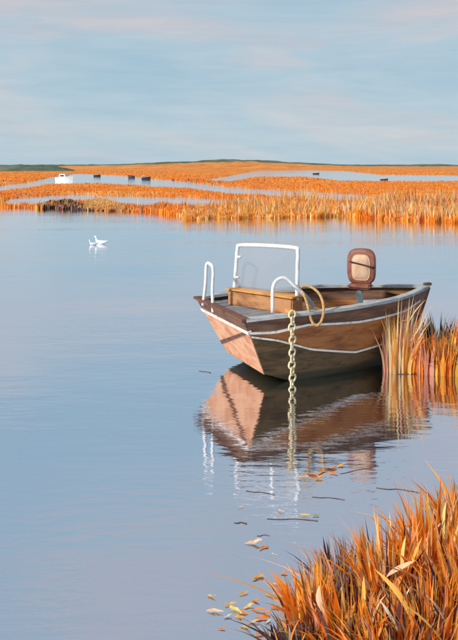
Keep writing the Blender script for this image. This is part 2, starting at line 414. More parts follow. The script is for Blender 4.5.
def marsh_grass(name, y0, y1, count, hgt, wid, weights, K=1, u0=-240, u1=700, sel=None, bendm=0.35, mixed=True):
    # sampled evenly per unit of ground seen from the shore
    out = []
    while sum(len(a) for a in out) < count:
        u = RNG.uniform(u0, u1, count); y = RNG.uniform(y0, y1, count)
        d = F * H / (y - HZ); x = (u - 229) / F * d
        s, k = land(x, d)
        ok = s > 0.04 * k
        if sel is not None: ok &= sel(u, y, x, d)
        if ok.sum() == 0: break
        out.append(np.stack([x, d], -1)[ok])
    P = np.concatenate(out)[:count]; N = len(P)
    z = ground_z(P[:, 0], P[:, 1]) - 0.02
    base = np.column_stack([P, z])
    clump = hash_noise(P[:, 0], P[:, 1], 1.1, 4); patch = hash_noise(P[:, 0], P[:, 1] * 2, 0.16, 6)
    h = hgt * (0.45 + 0.9 * clump) * RNG.uniform(0.7, 1.2, N)
    col = pick(N, weights)
    pale = pick(N, {'ochre': 2, 'amber': 2, 'straw': 1})
    col = np.where(mixed & (patch > 0.70)[:, None] & (RNG.random(N) < 0.6)[:, None], pale, col)
    patch2 = hash_noise(P[:, 0] * 0.6, P[:, 1], 0.22, 14)
    brown = pick(N, {'deep': 3, 'maroon': 1, 'rose': 2, 'olive': 0.7})
    col = np.where(mixed & (patch2 < 0.27)[:, None] & (RNG.random(N) < 0.45)[:, None], brown, col)
    h = h * (0.55 + 0.8 * hash_noise(P[:, 0], P[:, 1], 0.35, 15))
    me = blade_mesh(name, base, h, RNG.uniform(0, bendm, N), RNG.uniform(0, 6.283, N), wid * RNG.uniform(0.6, 1.4, N), col, K, face=RNG.normal(0, 0.5, N))
    return mesh_obj(name, me)

W_OR = {'orange': 6, 'deep': 2, 'amber': 2.4, 'ochre': 0.8, 'rose': 0.5}
tag(marsh_grass('far_marsh_grass', 167.2, 183, 90000, 0.24, 0.26, W_OR), 'orange grass of the farthest marsh below the green ridge', 'grass', kind='stuff')
tag(marsh_grass('middle_marsh_grass', 182, 205, 92000, 0.21, 0.12, W_OR), 'orange grass on the low islands between the pale channels', 'grass', kind='stuff')
tag(marsh_grass('near_marsh_grass', 200, 228, 80000, 0.30, 0.075, W_OR, K=2), 'orange grass along the far shore of the open water', 'grass', kind='stuff')
tag(marsh_grass('shore_reed', 196, 228, 7600, 0.80, 0.07, {'straw': 4, 'ochre': 3, 'amber': 3, 'orange': 1, 'rose': 1.2}, K=2, sel=lambda u, y, x, d: (RNG.random(len(u)) < np.clip((u - 160) / 220, 0.05, 1) * (0.2 + hash_noise(x, d, 0.5, 12)) * np.clip((y - 196) / 14, 0, 1))),
    'tall straw coloured reed standing in the far shore grass', 'reed', kind='stuff')
tag(marsh_grass('dark_shore_scrub', 202, 212, 3000, 0.27, 0.11, {'plum': 5, 'grey': 2, 'maroon': 3}, K=2, u0=38, u1=104, mixed=False, sel=lambda u, y, x, d: (itp(u, SHORE) - y < 1.0 + 2.4 * hash_noise(x, d, 0.5, 21)) & (RNG.random(len(u)) < np.exp(-((u - 72) / 20) ** 2) * (0.3 + hash_noise(x, d, 0.8, 22)))),
    'dark plum scrub along the far shore at the left', 'scrub', kind='stuff')
tag(marsh_grass('ochre_shore_grass', 205, 216, 3600, 0.34, 0.09, {'ochre': 5, 'straw': 2, 'amber': 3}, K=2, u0=85, u1=125, sel=lambda u, y, x, d: (itp(u, SHORE) - y < 5.5)),
    'ochre grass on the far shore right of the dark scrub', 'grass', kind='stuff')

# ------------------------------------------------------------------ near banks (one curving bank that joins outside the picture)
def bank(name, outline, zin, m, n_in=10, seed=0):
    """earth bank: outline polygon at the water, rising inwards"""
    pts = smooth_curve([Vector((x, y, 0)) for x, y in outline] + [Vector((*outline[0], 0))], 140)[:-1]
    c = sum(pts, Vector()) / len(pts)
    bm = bmesh.new(); rings = []
    for r in range(n_in + 1):
        f = r / n_in
        ring = []
        for p in pts:
            q = p.lerp(c, 0.92 * f)
            j = hash_noise(np.array(q.x), np.array(q.y), 4.0, seed + 1) - 0.5
            jj = hash_noise(np.array(q.x), np.array(q.y), 11.0, seed + 2) - 0.5
            z = -0.14 + (zin + 0.14) * min(1, f * 3.2) ** 0.7 + float(j) * 0.09 + float(jj) * 0.035
            ring.append(bm.verts.new((q.x + float(jj) * 0.06 * (1 - f), q.y + float(j) * 0.06 * (1 - f), z)))
        rings.append(ring)
    for a, b_ in zip(rings, rings[1:]):
        for i in range(len(pts)):
            k = (i + 1) % len(pts); bm.faces.new((a[i], a[k], b_[k], b_[i]))
    bm.faces.new(rings[-1])
    return tag(obj(name, bm, m, None, True), kind='structure')
bank('near_bank', [(0.32, 3.3), (0.40, 4.10), (0.62, 4.62), (1.0, 4.95), (1.5, 5.2), (2.2, 5.5), (3.2, 6.0), (4.6, 5.6), (4.8, 3.6), (3.2, 2.4), (1.3, 2.5)], 0.10, M['mud'], seed=3)
bank('reed_bank', [(2.12, 9.72), (2.5, 9.55), (3.1, 9.55), (4.2, 9.3), (5.6, 9.2), (6.0, 10.6), (4.6, 11.1), (3.4, 10.85), (2.75, 10.35), (2.25, 10.05)], 0.08, M['mud'], seed=5)

# ------------------------------------------------------------------ the boat
O = Vector((-0.113, 9.62, 0)); E1 = Vector((0.929, 0.370, 0)).normalized()
boat = empty('moored_boat', O, math.atan2(E1.y, E1.x))
tag(boat, 'brown wooden boat with salmon end panel, white railings and windscreen moored by the reeds', 'boat')
# local frame: x = along the boat (0 at the salmon panel, L at the point), +y = far side, -y = near side
L = 3.10
def half_beam(u): return float(np.interp(u, [0, 0.12, 0.3, 0.5, 0.68, 0.82, 0.92, 1.0], [0.82, 0.86, 0.89, 0.83, 0.65, 0.42, 0.20, 0.012]))
_hb = smooth_curve([Vector((u, half_beam(u), 0)) for u in (0, 0.14, 0.3, 0.45, 0.58, 0.7, 0.8, 0.9, 1.0)], 80)
def hb(u): return float(np.interp(u, [p.x for p in _hb], [p.y for p in _hb]))
def zs(u): return float(np.interp(u, [0, 0.2, 0.5, 0.8, 1.0], [0.80, 0.835, 0.86, 0.875, 0.895]))
def zu(u): return float(np.interp(u, [0, 0.10, 0.25, 0.5, 0.8, 1.0], [0.665, 0.655, 0.725, 0.685, 0.70, 0.80]))
def zl(u): return float(np.interp(u, [0, 0.10, 0.25, 0.5, 0.8, 1.0], [0.615, 0.555, 0.40, 0.28, 0.33, 0.55]))
ZB = -0.10
def zbot(u): return float(np.interp(u, [0, 0.08, 0.18, 0.30, 1.0], [0.115, 0.035, -0.04, ZB, ZB]))
def hull(u, z, off=0.0, sgn=-1):
    zt = zs(u); f = (z - zbot(u)) / (zt - zbot(u)); fr = float(np.interp(u, [0, 0.3, 1], [0.72, 0.58, 0.52]))
    s0 = 0.40 * (1 - max(z, ZB) / 0.80); s1 = 2.62 + 0.48 * max(0, (z - ZB) / (0.895 - ZB)) ** 0.8
    x = s0 + u * (s1 - s0)
    t = hb(u) * (fr + (1 - fr) * max(0, f) ** 0.85) + off
    return Vector((x, sgn * t, z))
NS = 34
U = [i / NS for i in range(NS + 1)]
def strake(name, lo, hi, m, sgn, o0, o1, thick=0.02, rows=4, u0=0.0, u1=1.0):
    bm = bmesh.new(); O_, I_ = [], []
    for i in range(NS + 1):
        u = u0 + (u1 - u0) * i / NS; co, ci = [], []
        for k in range(rows + 1):
            f = k / rows; z = lo(u) + (hi(u) - lo(u)) * f; off = o0 + (o1 - o0) * f
            co.append(bm.verts.new(hull(u, z, off, sgn))); ci.append(bm.verts.new(hull(u, z, max(off - thick, -hb(u) * 0.6), sgn)))
        O_.append(co); I_.append(ci)
    for i in range(NS):
        for k in range(rows):
            bm.faces.new((O_[i][k], O_[i + 1][k], O_[i + 1][k + 1], O_[i][k + 1]))
            bm.faces.new((I_[i][k], I_[i][k + 1], I_[i + 1][k + 1], I_[i + 1][k]))
        bm.faces.new((O_[i][0], I_[i][0], I_[i + 1][0], O_[i + 1][0]))
        bm.faces.new((O_[i][rows], O_[i + 1][rows], I_[i + 1][rows], I_[i][rows]))
    for j in (0, NS):
        for k in range(rows): bm.faces.new((O_[j][k], O_[j][k + 1], I_[j][k + 1], I_[j][k]))
    return obj(name, bm, m, boat, False)
for sg in (-1, 1):
    zm = lambda u: (zs(u) * 0.5 + zu(u) * 0.5)
    strake('sheer_plank', lambda u: zm(u) - 0.012, lambda u: zs(u), M['sheer'], sg, 0.016, 0.008)
    strake('upper_plank', lambda u: zu(u) - 0.012, lambda u: zm(u), M['sheer'], sg, 0.012, 0.002)
    strake('middle_plank', lambda u: zl(u) - 0.012, lambda u: zu(u), M['mid'], sg, 0.010, -0.002)
    strake('lower_plank', lambda u: 0.5 * zl(u) + 0.5 * max(0, zbot(u)) - 0.012, lambda u: zl(u), M['low'], sg, 0.008, -0.004)
    strake('bottom_plank', zbot, lambda u: 0.5 * zl(u) + 0.5 * max(0, zbot(u)), M['low'], sg, 0.002, -0.006)
    strake('rubbing_strip', lambda u: zu(u) - 0.016, lambda u: zu(u) + 0.010, M['white'], sg, 0.030, 0.028, 0.018, 1, 0.0, 0.93)
    strake('rubbing_strip', lambda u: zl(u) - 0.014, lambda u: zl(u) + 0.010, M['white'], sg, 0.028, 0.026, 0.018, 1, 0.0, 0.90)
    # gunwale cap
    bm = bmesh.new(); Q = []
    for i in range(NS + 1):
        u = i / NS; p = hull(u, zs(u), 0, sg); z = zs(u) + 0.003
        wi, wo = 0.085, 0.035
        yi = sg * max(abs(p.y) - wi, 0.004); yo = sg * (abs(p.y) + wo)
        Q.append([bm.verts.new((p.x, y_, z_)) for y_, z_ in ((yo, z), (yo, z + 0.034), (yi, z + 0.034), (yi, z))])
    for a, b_ in zip(Q, Q[1:]):
        for k in range(4): bm.faces.new((a[k], a[(k + 1) % 4], b_[(k + 1) % 4], b_[k]))
    bm.faces.new(Q[0]); bm.faces.new(Q[-1])
    obj('gunwale', bm, M['grey'], boat)
# bottom of the hull
bm = bmesh.new(); rows = []
for u in U:
    zz_ = zbot(u); a = hull(u, zz_, -0.004, -1); b_ = hull(u, zz_, -0.004, 1)
    rows.append((bm.verts.new((a.x, a.y, zz_ + 0.004)), bm.verts.new((b_.x, b_.y, zz_ + 0.004))))
for (a, b_), (c, d) in zip(rows, rows[1:]): bm.faces.new((a, b_, d, c))
obj('hull_bottom', bm, M['low'], boat)
# stem post at the pointed end
pts = [hull(1.0, z, -hb(1.0), -1) + Vector((0.012, 0, 0)) for z in np.linspace(ZB, 0.90, 9)]
obj('stem_post', tube(pts, 0.028, 6), M['sheer'], boat, True)
bmk = box_bm((pts[-1].x - 0.02, 0, 0.945), (0.12, 0.07, 0.04), 0, 0.012)
obj('stem_head', bmk, M['sheer'], boat)

# salmon end panel: boards on the raked plane
def panel_pt(z, f, out):
    """f in -1..1 across (far = +1), out = metres proud of the raked plane"""
    a = hull(0, z, 0.0, -1)
    nrm = Vector((-0.80, 0, -0.40)).normalized()
    return Vector((a.x, -a.y * f, z)) + nrm * out
def panel(name, corners, m, o0, o1, parent=boat, nz=1):
    bm = bmesh.new()
    A = [bm.verts.new(panel_pt(z, f, o1)) for z, f in corners]; B = [bm.verts.new(panel_pt(z, f, o0)) for z, f in corners]
    bm.faces.new(A); bm.faces.new(B[::-1]); k = len(A)
    for i in range(k): bm.faces.new((A[i], B[i], B[(i + 1) % k], A[(i + 1) % k]))
    return obj(name, bm, m, parent)
ZT = 0.655
# two triangular salmon boards meeting at a diagonal seam
panel('end_board', [(ZT, 1.0), (ZT, -0.86), (0.245, 0.99), (0.35, 1.0)], M['transom'], -0.02, 0.012)
panel('end_board', [(ZT, -0.90), (ZT, -1.0), (0.115, -1.0), (0.115, 1.0), (0.235, 1.0)], M['transom'], -0.02, 0.010)
panel('seam_batten', [(ZT - 0.005, -0.80), (ZT - 0.005, -0.93), (0.225, 0.985), (0.27, 0.985)], M['seam'], 0.0, 0.020)
panel('top_board', [(0.80, 1.0), (0.80, -1.0), (0.685, -1.0), (0.685, 1.0)], M['sheer'], -0.02, 0.016)
panel('white_band', [(0.688, 1.03), (0.688, -1.03), (0.655, -1.03), (0.655, 1.03)], M['white'], -0.02, 0.030)
bm = box_bm((0.0, 0, 0.822), (0.12, 1.70, 0.036), 0, 0.008)
obj('end_cap', bm, M['seam'], boat)

# decking: boards across the boat from the panel to the windscreen, lower floor beyond
def inner(x, z, inset=0.03):
    """half width inside the hull at a place along the boat and a height"""
    z = min(z, 0.80)
    xs_ = [hull(u, z).x for u in U]; ts_ = [abs(hull(u, z).y) for u in U]
    return max(0.012, float(np.interp(x, xs_, ts_)) - inset)
def deck_board(name, x0, x1, z, m, inset=0.05, th=0.022):
    hbx = lambda x: inner(x, z, inset)
    bm = bmesh.new()
    vs = []
    for zz in (z, z - th):
        vs += [bm.verts.new((x0, -hbx(x0), zz)), bm.verts.new((x1, -hbx(x1), zz)), bm.verts.new((x1, hbx(x1), zz)), bm.verts.new((x0, hbx(x0), zz))]
    for f in ((0, 1, 2, 3), (7, 6, 5, 4), (0, 4, 5, 1), (1, 5, 6, 2), (2, 6, 7, 3), (3, 7, 4, 0)): bm.faces.new([vs[i] for i in f])
    return obj(name, bm, m, boat)
x = 0.07
k = 0
while x < 1.16:
    wdt = 0.128
    deck_board('deck_board', x, x + wdt - 0.008, 0.775 + random.uniform(-0.004, 0.004), M['deckgrey'] if k in (1, 2, 3) else M['deck'])
    x += wdt; k += 1
obj('deck_bulkhead', box_bm((1.175, 0, 0.46), (0.025, 2 * inner(1.175, 0.15), 0.60)), M['deck'], boat)
for i in range(9):                                   # floor boards of the cockpit
    y = -0.52 + i * 0.13
    obj('floor_board', box_bm((1.70, y * 0.72, 0.20), (1.0, 0.088, 0.022)), M['grey'] if i % 3 else M['deck'], boat)
obj('thwart', box_bm((2.36, 0, 0.70), (0.22, 2 * inner(2.47, 0.67), 0.035), 0, 0.006), M['grey'], boat)
obj('thwart', box_bm((1.42, 0, 0.66), (0.22, 2 * inner(1.53, 0.63), 0.035), 0, 0.006), M['amber'], boat)
bm = bmesh.new()
xs = [2.62, 2.72, 2.82, 2.92, 2.98]
vs = []
for xx in xs:
    hw = inner(xx, 0.80)
    vs.append([bm.verts.new((xx, -hw, 0.84 + 0.05 * (xx - 2.62))), bm.verts.new((xx, hw, 0.84 + 0.05 * (xx - 2.62)))])
for a, b_ in zip(vs, vs[1:]): bm.faces.new((a[0], b_[0], b_[1], a[1]))
r = bmesh.ops.extrude_face_region(bm, geom=bm.faces[:])
bmesh.ops.translate(bm, vec=(0, 0, -0.02), verts=[v for v in r['geom'] if isinstance(v, bmesh.types.BMVert)])
obj('breast_deck', bm, M['amber'], boat)

# windscreen on a low console
boat_inv = Matrix.Translation(O) @ Matrix.Rotation(math.atan2(E1.y, E1.x), 4, 'Z')
boat_inv = boat_inv.inverted()
def loc(px, py, d):
    """world point on the ray of a picture point at depth d, in boat space (used once to set sizes)"""
    return boat_inv @ Vector(((px - 229) / F * d, d, H - (py - HZ) / F * d))
dl, dr = 10.22, 9.55
wl0, wl1 = loc(234, 291, dl), loc(238, 245, dl + 0.03)
wr0, wr1 = loc(297, 292, dr), loc(298, 248, dr + 0.03)
zb = 0.5 * (wl0.z + wr0.z)
frame = smooth_curve([wl0 + Vector((0, 0, -0.04)), wl0.lerp(wl1, 0.5), wl1 + (wl0 - wl1) * 0.08, wl1 + (wr1 - wl1) * 0.05, wl1.lerp(wr1, 0.5) + Vector((0, 0, 0.012)), wr1 + (wl1 - wr1) * 0.05, wr1 + (wr0 - wr1) * 0.08, wr1.lerp(wr0, 0.5), wr0 + Vector((0, 0, -0.10))], 40)
wf = obj('windscreen_frame', tube(frame, 0.026, 8), M['rail'], boat, True)
ins = 0.02
q = [wl0.lerp(wr0, ins), wr0.lerp(wl0, ins), wr1.lerp(wl1, ins), wl1.lerp(wr1, ins)]
nrm = (q[1] - q[0]).cross(q[3] - q[0]).normalized()
bm = bmesh.new()
A = [bm.verts.new(p + nrm * 0.004) for p in q]; B = [bm.verts.new(p - nrm * 0.004) for p in q]
bm.faces.new(A); bm.faces.new(B[::-1])
for i in range(4): bm.faces.new((A[i], B[i], B[(i + 1) % 4], A[(i + 1) % 4]))
obj('pane', bm, M['pane'], wf)
for f in (0.30, 0.74):
    c = wl0.lerp(wl1, f); d_ = (wr0 - wl0).normalized()
    obj('clip', tube([c - d_ * 0.02, c + d_ * 0.07], 0.017, 6), M['rail'], wf, True)
# console under it
dirw = (wr0 - wl0); dirw.z = 0; ang = math.atan2(dirw.y, dirw.x)
mid = (wl0 + wr0) / 2
obj('console', box_bm((mid.x, mid.y, (zb - 0.02 + 0.765) / 2), (dirw.length + 0.02, 0.24, zb - 0.02 - 0.765), ang, 0.015), M['deck'], boat)
obj('console_ledge', box_bm((mid.x, mid.y, zb - 0.008), (dirw.length + 0.07, 0.29, 0.024), ang, 0.006), M['amber'], boat)

# hooped rails
def hoop(ctrl, m=M['rail'], r=0.022, n=30): return obj('handrail', tube(smooth_curve(ctrl, n), r, 8), m, boat, True)
a0, a1 = loc(203, 303, 10.12), loc(213, 310, 9.88)
tp = loc(209.5, 263.5, 10.0)
hoop([a0 + Vector((0, 0, -0.03)), a0.lerp(tp, 0.45) + (a0 - a1) * 0.05, tp + (a0 - a1) * 0.30 + Vector((0, 0, -0.05)), tp, tp + (a1 - a0) * 0.36 + Vector((0, 0, -0.05)), a1.lerp(tp, 0.45) + (a1 - a0) * 0.10, a1 + Vector((0, 0, -0.03))])
b0, b1 = loc(272.5, 311, 9.05), loc(273, 288, 9.06)
b2, b3, b4 = loc(278, 279.5, 9.1), loc(286, 278.5, 9.12), loc(295, 286, 9.14)
hoop([b0 + Vector((0, 0, -0.02)), b1, b2, b3, b4, b4 + (b4 - b3) * 0.1])
b5 = loc(314, 306, 9.17)
obj('strut', tube([b4, b4.lerp(b5, 0.5) + Vector((0, 0, 0.008)), b5], 0.026, 8), M['steel'], boat, True)

# seat with a rounded back
sc = loc(361.5, 266, 10.36)
hw_, hh_ = 0.195, 0.235
seat_dir = math.atan2(-0.85, -0.35) - math.atan2(E1.y, E1.x)      # where it faces, in boat space
sx = Vector((math.cos(seat_dir + math.pi / 2), math.sin(seat_dir + math.pi / 2), 0)); sn = Vector((math.cos(seat_dir), math.sin(seat_dir), 0))
def seat_outline(w, h, n=32):
    o_ = []
    for i in range(n):
        a = 2 * math.pi * i / n; c, s_ = math.cos(a), math.sin(a)
        e = 0.62 if s_ > 0 else 0.42
        o_.append((w * (0.93 + 0.07 * (s_ + 1) / 2) * math.copysign(abs(c) ** e, c), h * math.copysign(abs(s_) ** (0.62 if s_ > 0 else 0.5), s_)))
    return o_
def seat_solid(name, w, h, f0, f1, dome, m, parent, cx=0.0, cz=0.0):
    bm = bmesh.new(); rg = []
    for (k_, f) in ((0.90, f0), (1.0, f0 + 0.02), (1.0, f1 - 0.02), (0.90, f1), (0.5, f1 + dome)):
        rg.append([bm.verts.new(sc + sx * (a * k_ + cx) + Vector((0, 0, b__ * k_ + cz)) + sn * f) for a, b__ in seat_outline(w, h)])
    n_ = len(rg[0])
    for A, B in zip(rg, rg[1:]):
        for i in range(n_): bm.faces.new((A[i], A[(i + 1) % n_], B[(i + 1) % n_], B[i]))
    bm.faces.new(rg[0]); bm.faces.new(rg[-1])
    return obj(name, bm, m, parent, True)
sb = seat_solid('seat_back', hw_, hh_, -0.06, 0.05, -0.012, M['seatframe'], boat)
seat_solid('cushion', hw_ * 0.66, hh_ * 0.74, 0.028, 0.065, 0.012, M['cushion'], sb, cx=0.0, cz=-0.012)
stp = [sc + sx * t_ * hw_ * 1.02 + sn * (0.083 if abs(t_) < 0.9 else 0.06) + Vector((0, 0, 0.035 - 0.04 * t_)) for t_ in np.linspace(-0.72, 0.98, 9)]
obj('strap', tube(stp, 0.010, 6), M['strap'], sb, True)
scb = box_bm((0, 0, 0), (0.26, 0.31, 0.06), 0, 0.025)
bmesh.ops.rotate(scb, cent=(0, 0, 0), matrix=Matrix.Rotation(seat_dir, 3, 'Z'), verts=scb.verts)
bmesh.ops.translate(scb, vec=sc + sn * 0.07 + Vector((0, 0, -hh_ - 0.02)), verts=scb.verts)
obj('seat_base', scb, M['seatframe'], boat)
pb = sc + sn * 0.10
obj('seat_pedestal', tube([(pb.x, pb.y, 0.21), (pb.x, pb.y, 0.5), (pb.x, pb.y, sc.z - hh_ - 0.06)], 0.045, 10), M['steel'], boat, True)

# cleat where the chain is made fast
boat_m = Matrix.Translation(O) @ Matrix.Rotation(math.atan2(E1.y, E1.x), 4, 'Z')
ch_top = boat_m @ Vector((0.54, -(hb(0.18) + 0.055), 0.90))
ctl = boat_inv @ ch_top
cl = box_bm((ctl.x, ctl.y + 0.07, 0.893), (0.07, 0.15, 0.045), 0, 0.01)
obj('cleat', cl, M['amber'], boat)

# ------------------------------------------------------------------ chain: links alternately turned
chain = tag(empty('mooring_chain', (ch_top.x, ch_top.y, 0)), 'cream mooring chain hanging from the boat side straight into the water', 'chain')
LL, LW, WR = 0.112, 0.036, 0.0125
def link_mesh():
    pts = []
    for i in range(18):
        a = 2 * math.pi * i / 18; c, s_ = math.cos(a), math.sin(a)
        pts.append((LW * math.copysign(abs(c) ** 0.8, c), 0, (LL / 2 - 0.012) * s_))
    bm = tube(pts, WR, 6, closed=True)
    bmesh.ops.recalc_face_normals(bm, faces=bm.faces[:])
    me = bpy.data.meshes.new('link'); bm.to_mesh(me); bm.free()
    for p in me.polygons: p.use_smooth = True
    me.materials.append(M['chain']); return me
lm = link_mesh()
z = 0.87; i = 0
while z > -0.25:
    o = bpy.data.objects.new('link', lm); C.objects.link(o); o.parent = chain
    o.location = (0.004 * math.sin(i * 2.1), 0.004 * math.cos(i * 1.7), z)
    o.rotation_euler = (random.uniform(-0.05, 0.05), 0.30 if i % 2 == 0 else -0.30, (0.35 if i % 2 == 0 else 1.15) + random.uniform(-0.15, 0.15))
    z -= LL - 2 * WR - 0.014; i += 1

# rope looped over the gunwale
rp = [(299, 289.5), (303, 293), (307, 303), (309.5, 314), (313, 323), (318, 325), (322.5, 318), (323.5, 306), (320, 295), (313, 288), (305, 286), (300, 288)]
rc = [Vector(((px - 229) / F * d, d, H - (py - HZ) / F * d)) for (px, py), d in zip(rp, (9.17, 9.12, 9.09, 9.07, 9.06, 9.06, 9.07, 9.09, 9.13, 9.17, 9.19, 9.18))]
tag(obj('mooring_rope', tube(smooth_curve(rc, 60), 0.017, 6), M['rope'], None, True), 'ochre rope looped over the boat gunwale beside the chain', 'rope')

# ------------------------------------------------------------------ grass tussocks (each a plant with its own blades and its largest leaves)
def leaf_bm(l_, w, curl, droop, seed):
    """a broad blade along +z, bending to +x, with a folded midrib"""
    bm = bmesh.new(); K = 6; rows = []
    for k in range(K + 1):
        f = k / K
        x = droop * l_ * f ** 2; z = l_ * (f - 0.32 * abs(droop) * f ** 2.2)
        ww = w * (0.35 + 1.3 * f) * (1 - f ** 2.2) if f < 1 else 0.0015
        c = curl * math.sin(f * 3)
        rows.append((bm.verts.new((x + ww * 0.16, -ww / 2 + c, z)), bm.verts.new((x, c, z)), bm.verts.new((x + ww * 0.16, ww / 2 + c, z))))
    for a, b_ in zip(rows, rows[1:]):
        bm.faces.new((a[0], a[1], b_[1], b_[0])); bm.faces.new((a[1], a[2], b_[2], b_[1]))
    return bm

def tussock(name, label, cat, loc_, n, h, spread, lean, weights, leaves, wid=0.012, group=None, K=5, bend=(0.15, 0.9), leaf_len=None):
    root = empty(name, loc_); tag(root, label, cat, group)
    ang = RNG.uniform(0, 6.283, n); rad = spread * np.sqrt(RNG.random(n))
    base = np.stack([rad * np.cos(ang), rad * np.sin(ang) * 0.8, np.full(n, -0.05)], -1)
    vx = np.cos(ang) * RNG.uniform(0.1, 1, n) + lean[0]; vy = np.sin(ang) * RNG.uniform(0.1, 1, n) + lean[1]
    az = np.arctan2(vy, vx) + RNG.normal(0, 0.25, n)
    bd = np.clip(np.hypot(vx, vy) * RNG.uniform(bend[0], bend[1], n) * np.where(RNG.random(n) < 0.18, 2.2, 1.0), 0.02, 1.6)
    hh = h * RNG.uniform(0.45, 1.05, n) * (1 - 0.25 * rad / spread)
    me = blade_mesh('blades', base, hh, bd, az, wid * np.clip(RNG.lognormal(-0.25, 0.5, n), 0.25, 2.0), pick(n, weights, 0.2), K, face=RNG.normal(0.0, 0.7, n))
    tag(mesh_obj('blades', me, None, root), kind='stuff')
    for j in range(leaves[0]):
        kind = random.choice(leaves[1])
        ll = (leaf_len or h) * random.uniform(0.28, 0.54)
        lb = leaf_bm(ll, random.uniform(0.018, 0.034) * leaves[2], random.uniform(-0.02, 0.02), random.uniform(0.1, 0.7), j)
        lo = obj('leaf', lb, LEAF[kind], root, True)
        a = random.uniform(0, 6.283); r_ = spread * random.uniform(0.2, 0.95)
        lo.location = (r_ * math.cos(a), r_ * math.sin(a) * 0.8 - 0.05, random.uniform(-0.03, 0.22 * h / 0.5))
        lo.rotation_euler = (random.gauss(0, 0.25), random.gauss(0, 0.3) + 0.4 * lean[0], random.choice((0, math.pi)) + random.gauss(-math.pi / 2 * 0.0, 0.7))
    return root

FW = {'orange': 8, 'deep': 2.5, 'amber': 3.5, 'ochre': 0.8, 'maroon': 0.6, 'plum': 0.5, 'straw': 0.5, 'rose': 0.8}
FD = {'orange': 7, 'deep': 3, 'amber': 2.5, 'maroon': 1.4, 'plum': 1.6, 'olive': 0.8, 'rose': 1}
FP = {'plum': 5, 'maroon': 3, 'grey': 3, 'orange': 3, 'olive': 1}
LV = ['orange', 'amber', 'yellow', 'pale', 'orange', 'olive', 'amber', 'dark']
G = 'orange grass tussocks on the near bank'
tuss = [
  ('leftmost orange tussock of the near bank, with pale slanting leaves', gp(312, 626, 0.06), 240, 0.47, 0.13, (-0.25, 0), FW, (16, ['orange', 'pale', 'amber', 'yellow', 'orange'], 1.25)),
  ('low dark rooted tussock at the water edge, bottom left of the near bank', gp(298, 655, 0.06), 190, 0.30, 0.14, (-0.5, 0), FP, (9, ['orange', 'dark', 'amber'], 1.0)),
  ('orange tussock in the bottom middle of the near bank, with olive leaves', gp(350, 648, 0.08), 300, 0.44, 0.17, (-0.1, 0), FD, (16, ['olive', 'orange', 'amber', 'dark', 'pale'], 1.2)),
  ('orange tussock with curled pale yellow leaves in the middle of the near bank', gp(388, 602, 0.08), 360, 0.60, 0.17, (0.0, 0), FW, (20, ['yellow', 'pale', 'orange', 'amber', 'yellow'], 1.25)),
  ('rosy plum weedy tussock at the bank edge, behind the olive leaved one', gp(345, 592, 0.05), 260, 0.40, 0.19, (-0.2, 0), {'rose': 3, 'grey': 5, 'plum': 3, 'maroon': 2, 'orange': 1.5}, (5, ['pale', 'dark', 'olive'], 0.9)),
  ('tallest orange tussock at the right edge of the near bank', gp(440, 588, 0.08), 520, 0.74, 0.21, (0.12, 0), FW, (18, ['orange', 'yellow', 'amber', 'pale'], 1.3)),
  ('orange tussock with dark inner blades, bottom right corner', gp(436, 656, 0.1), 420, 0.56, 0.20, (0.1, 0), FD, (18, LV, 1.2)),
  ('orange tussock with bleached leaves at the bottom, right of the olive one', gp(394, 668, 0.1), 380, 0.46, 0.19, (0.0, 0), FD, (18, ['white', 'orange', 'amber', 'olive', 'dark'], 1.2)),
  ('orange tussock cut by the right edge, behind the tallest one', gp(474, 560, 0.08), 420, 0.70, 0.22, (0.0, 0), FW, (8, ['orange', 'amber', 'dark'], 1.2)),
  ('orange tussock cut by the right edge, below the tallest one', gp(476, 625, 0.1), 420, 0.66, 0.22, (-0.05, 0), FD, (12, ['orange', 'amber', 'dark'], 1.2)),
  ('low plum weed between the middle tussocks of the near bank', gp(365, 618, 0.08), 220, 0.26, 0.16, (0.0, 0), FP, (8, ['dark', 'olive', 'orange'], 1.0)),
  ('low plum weed at the foot of the tallest tussock', gp(416, 622, 0.08), 220, 0.28, 0.16, (0.0, 0), FP, (8, ['dark', 'yellow', 'orange'], 1.0)),
]
for lab, p, n_, h_, sp, ln, w_, lv in tuss:
    tussock('grass_tussock', lab, 'grass tussock', p, n_, h_, sp, ln, w_, lv, wid=0.030, group=G, bend=(0.1, 0.75))

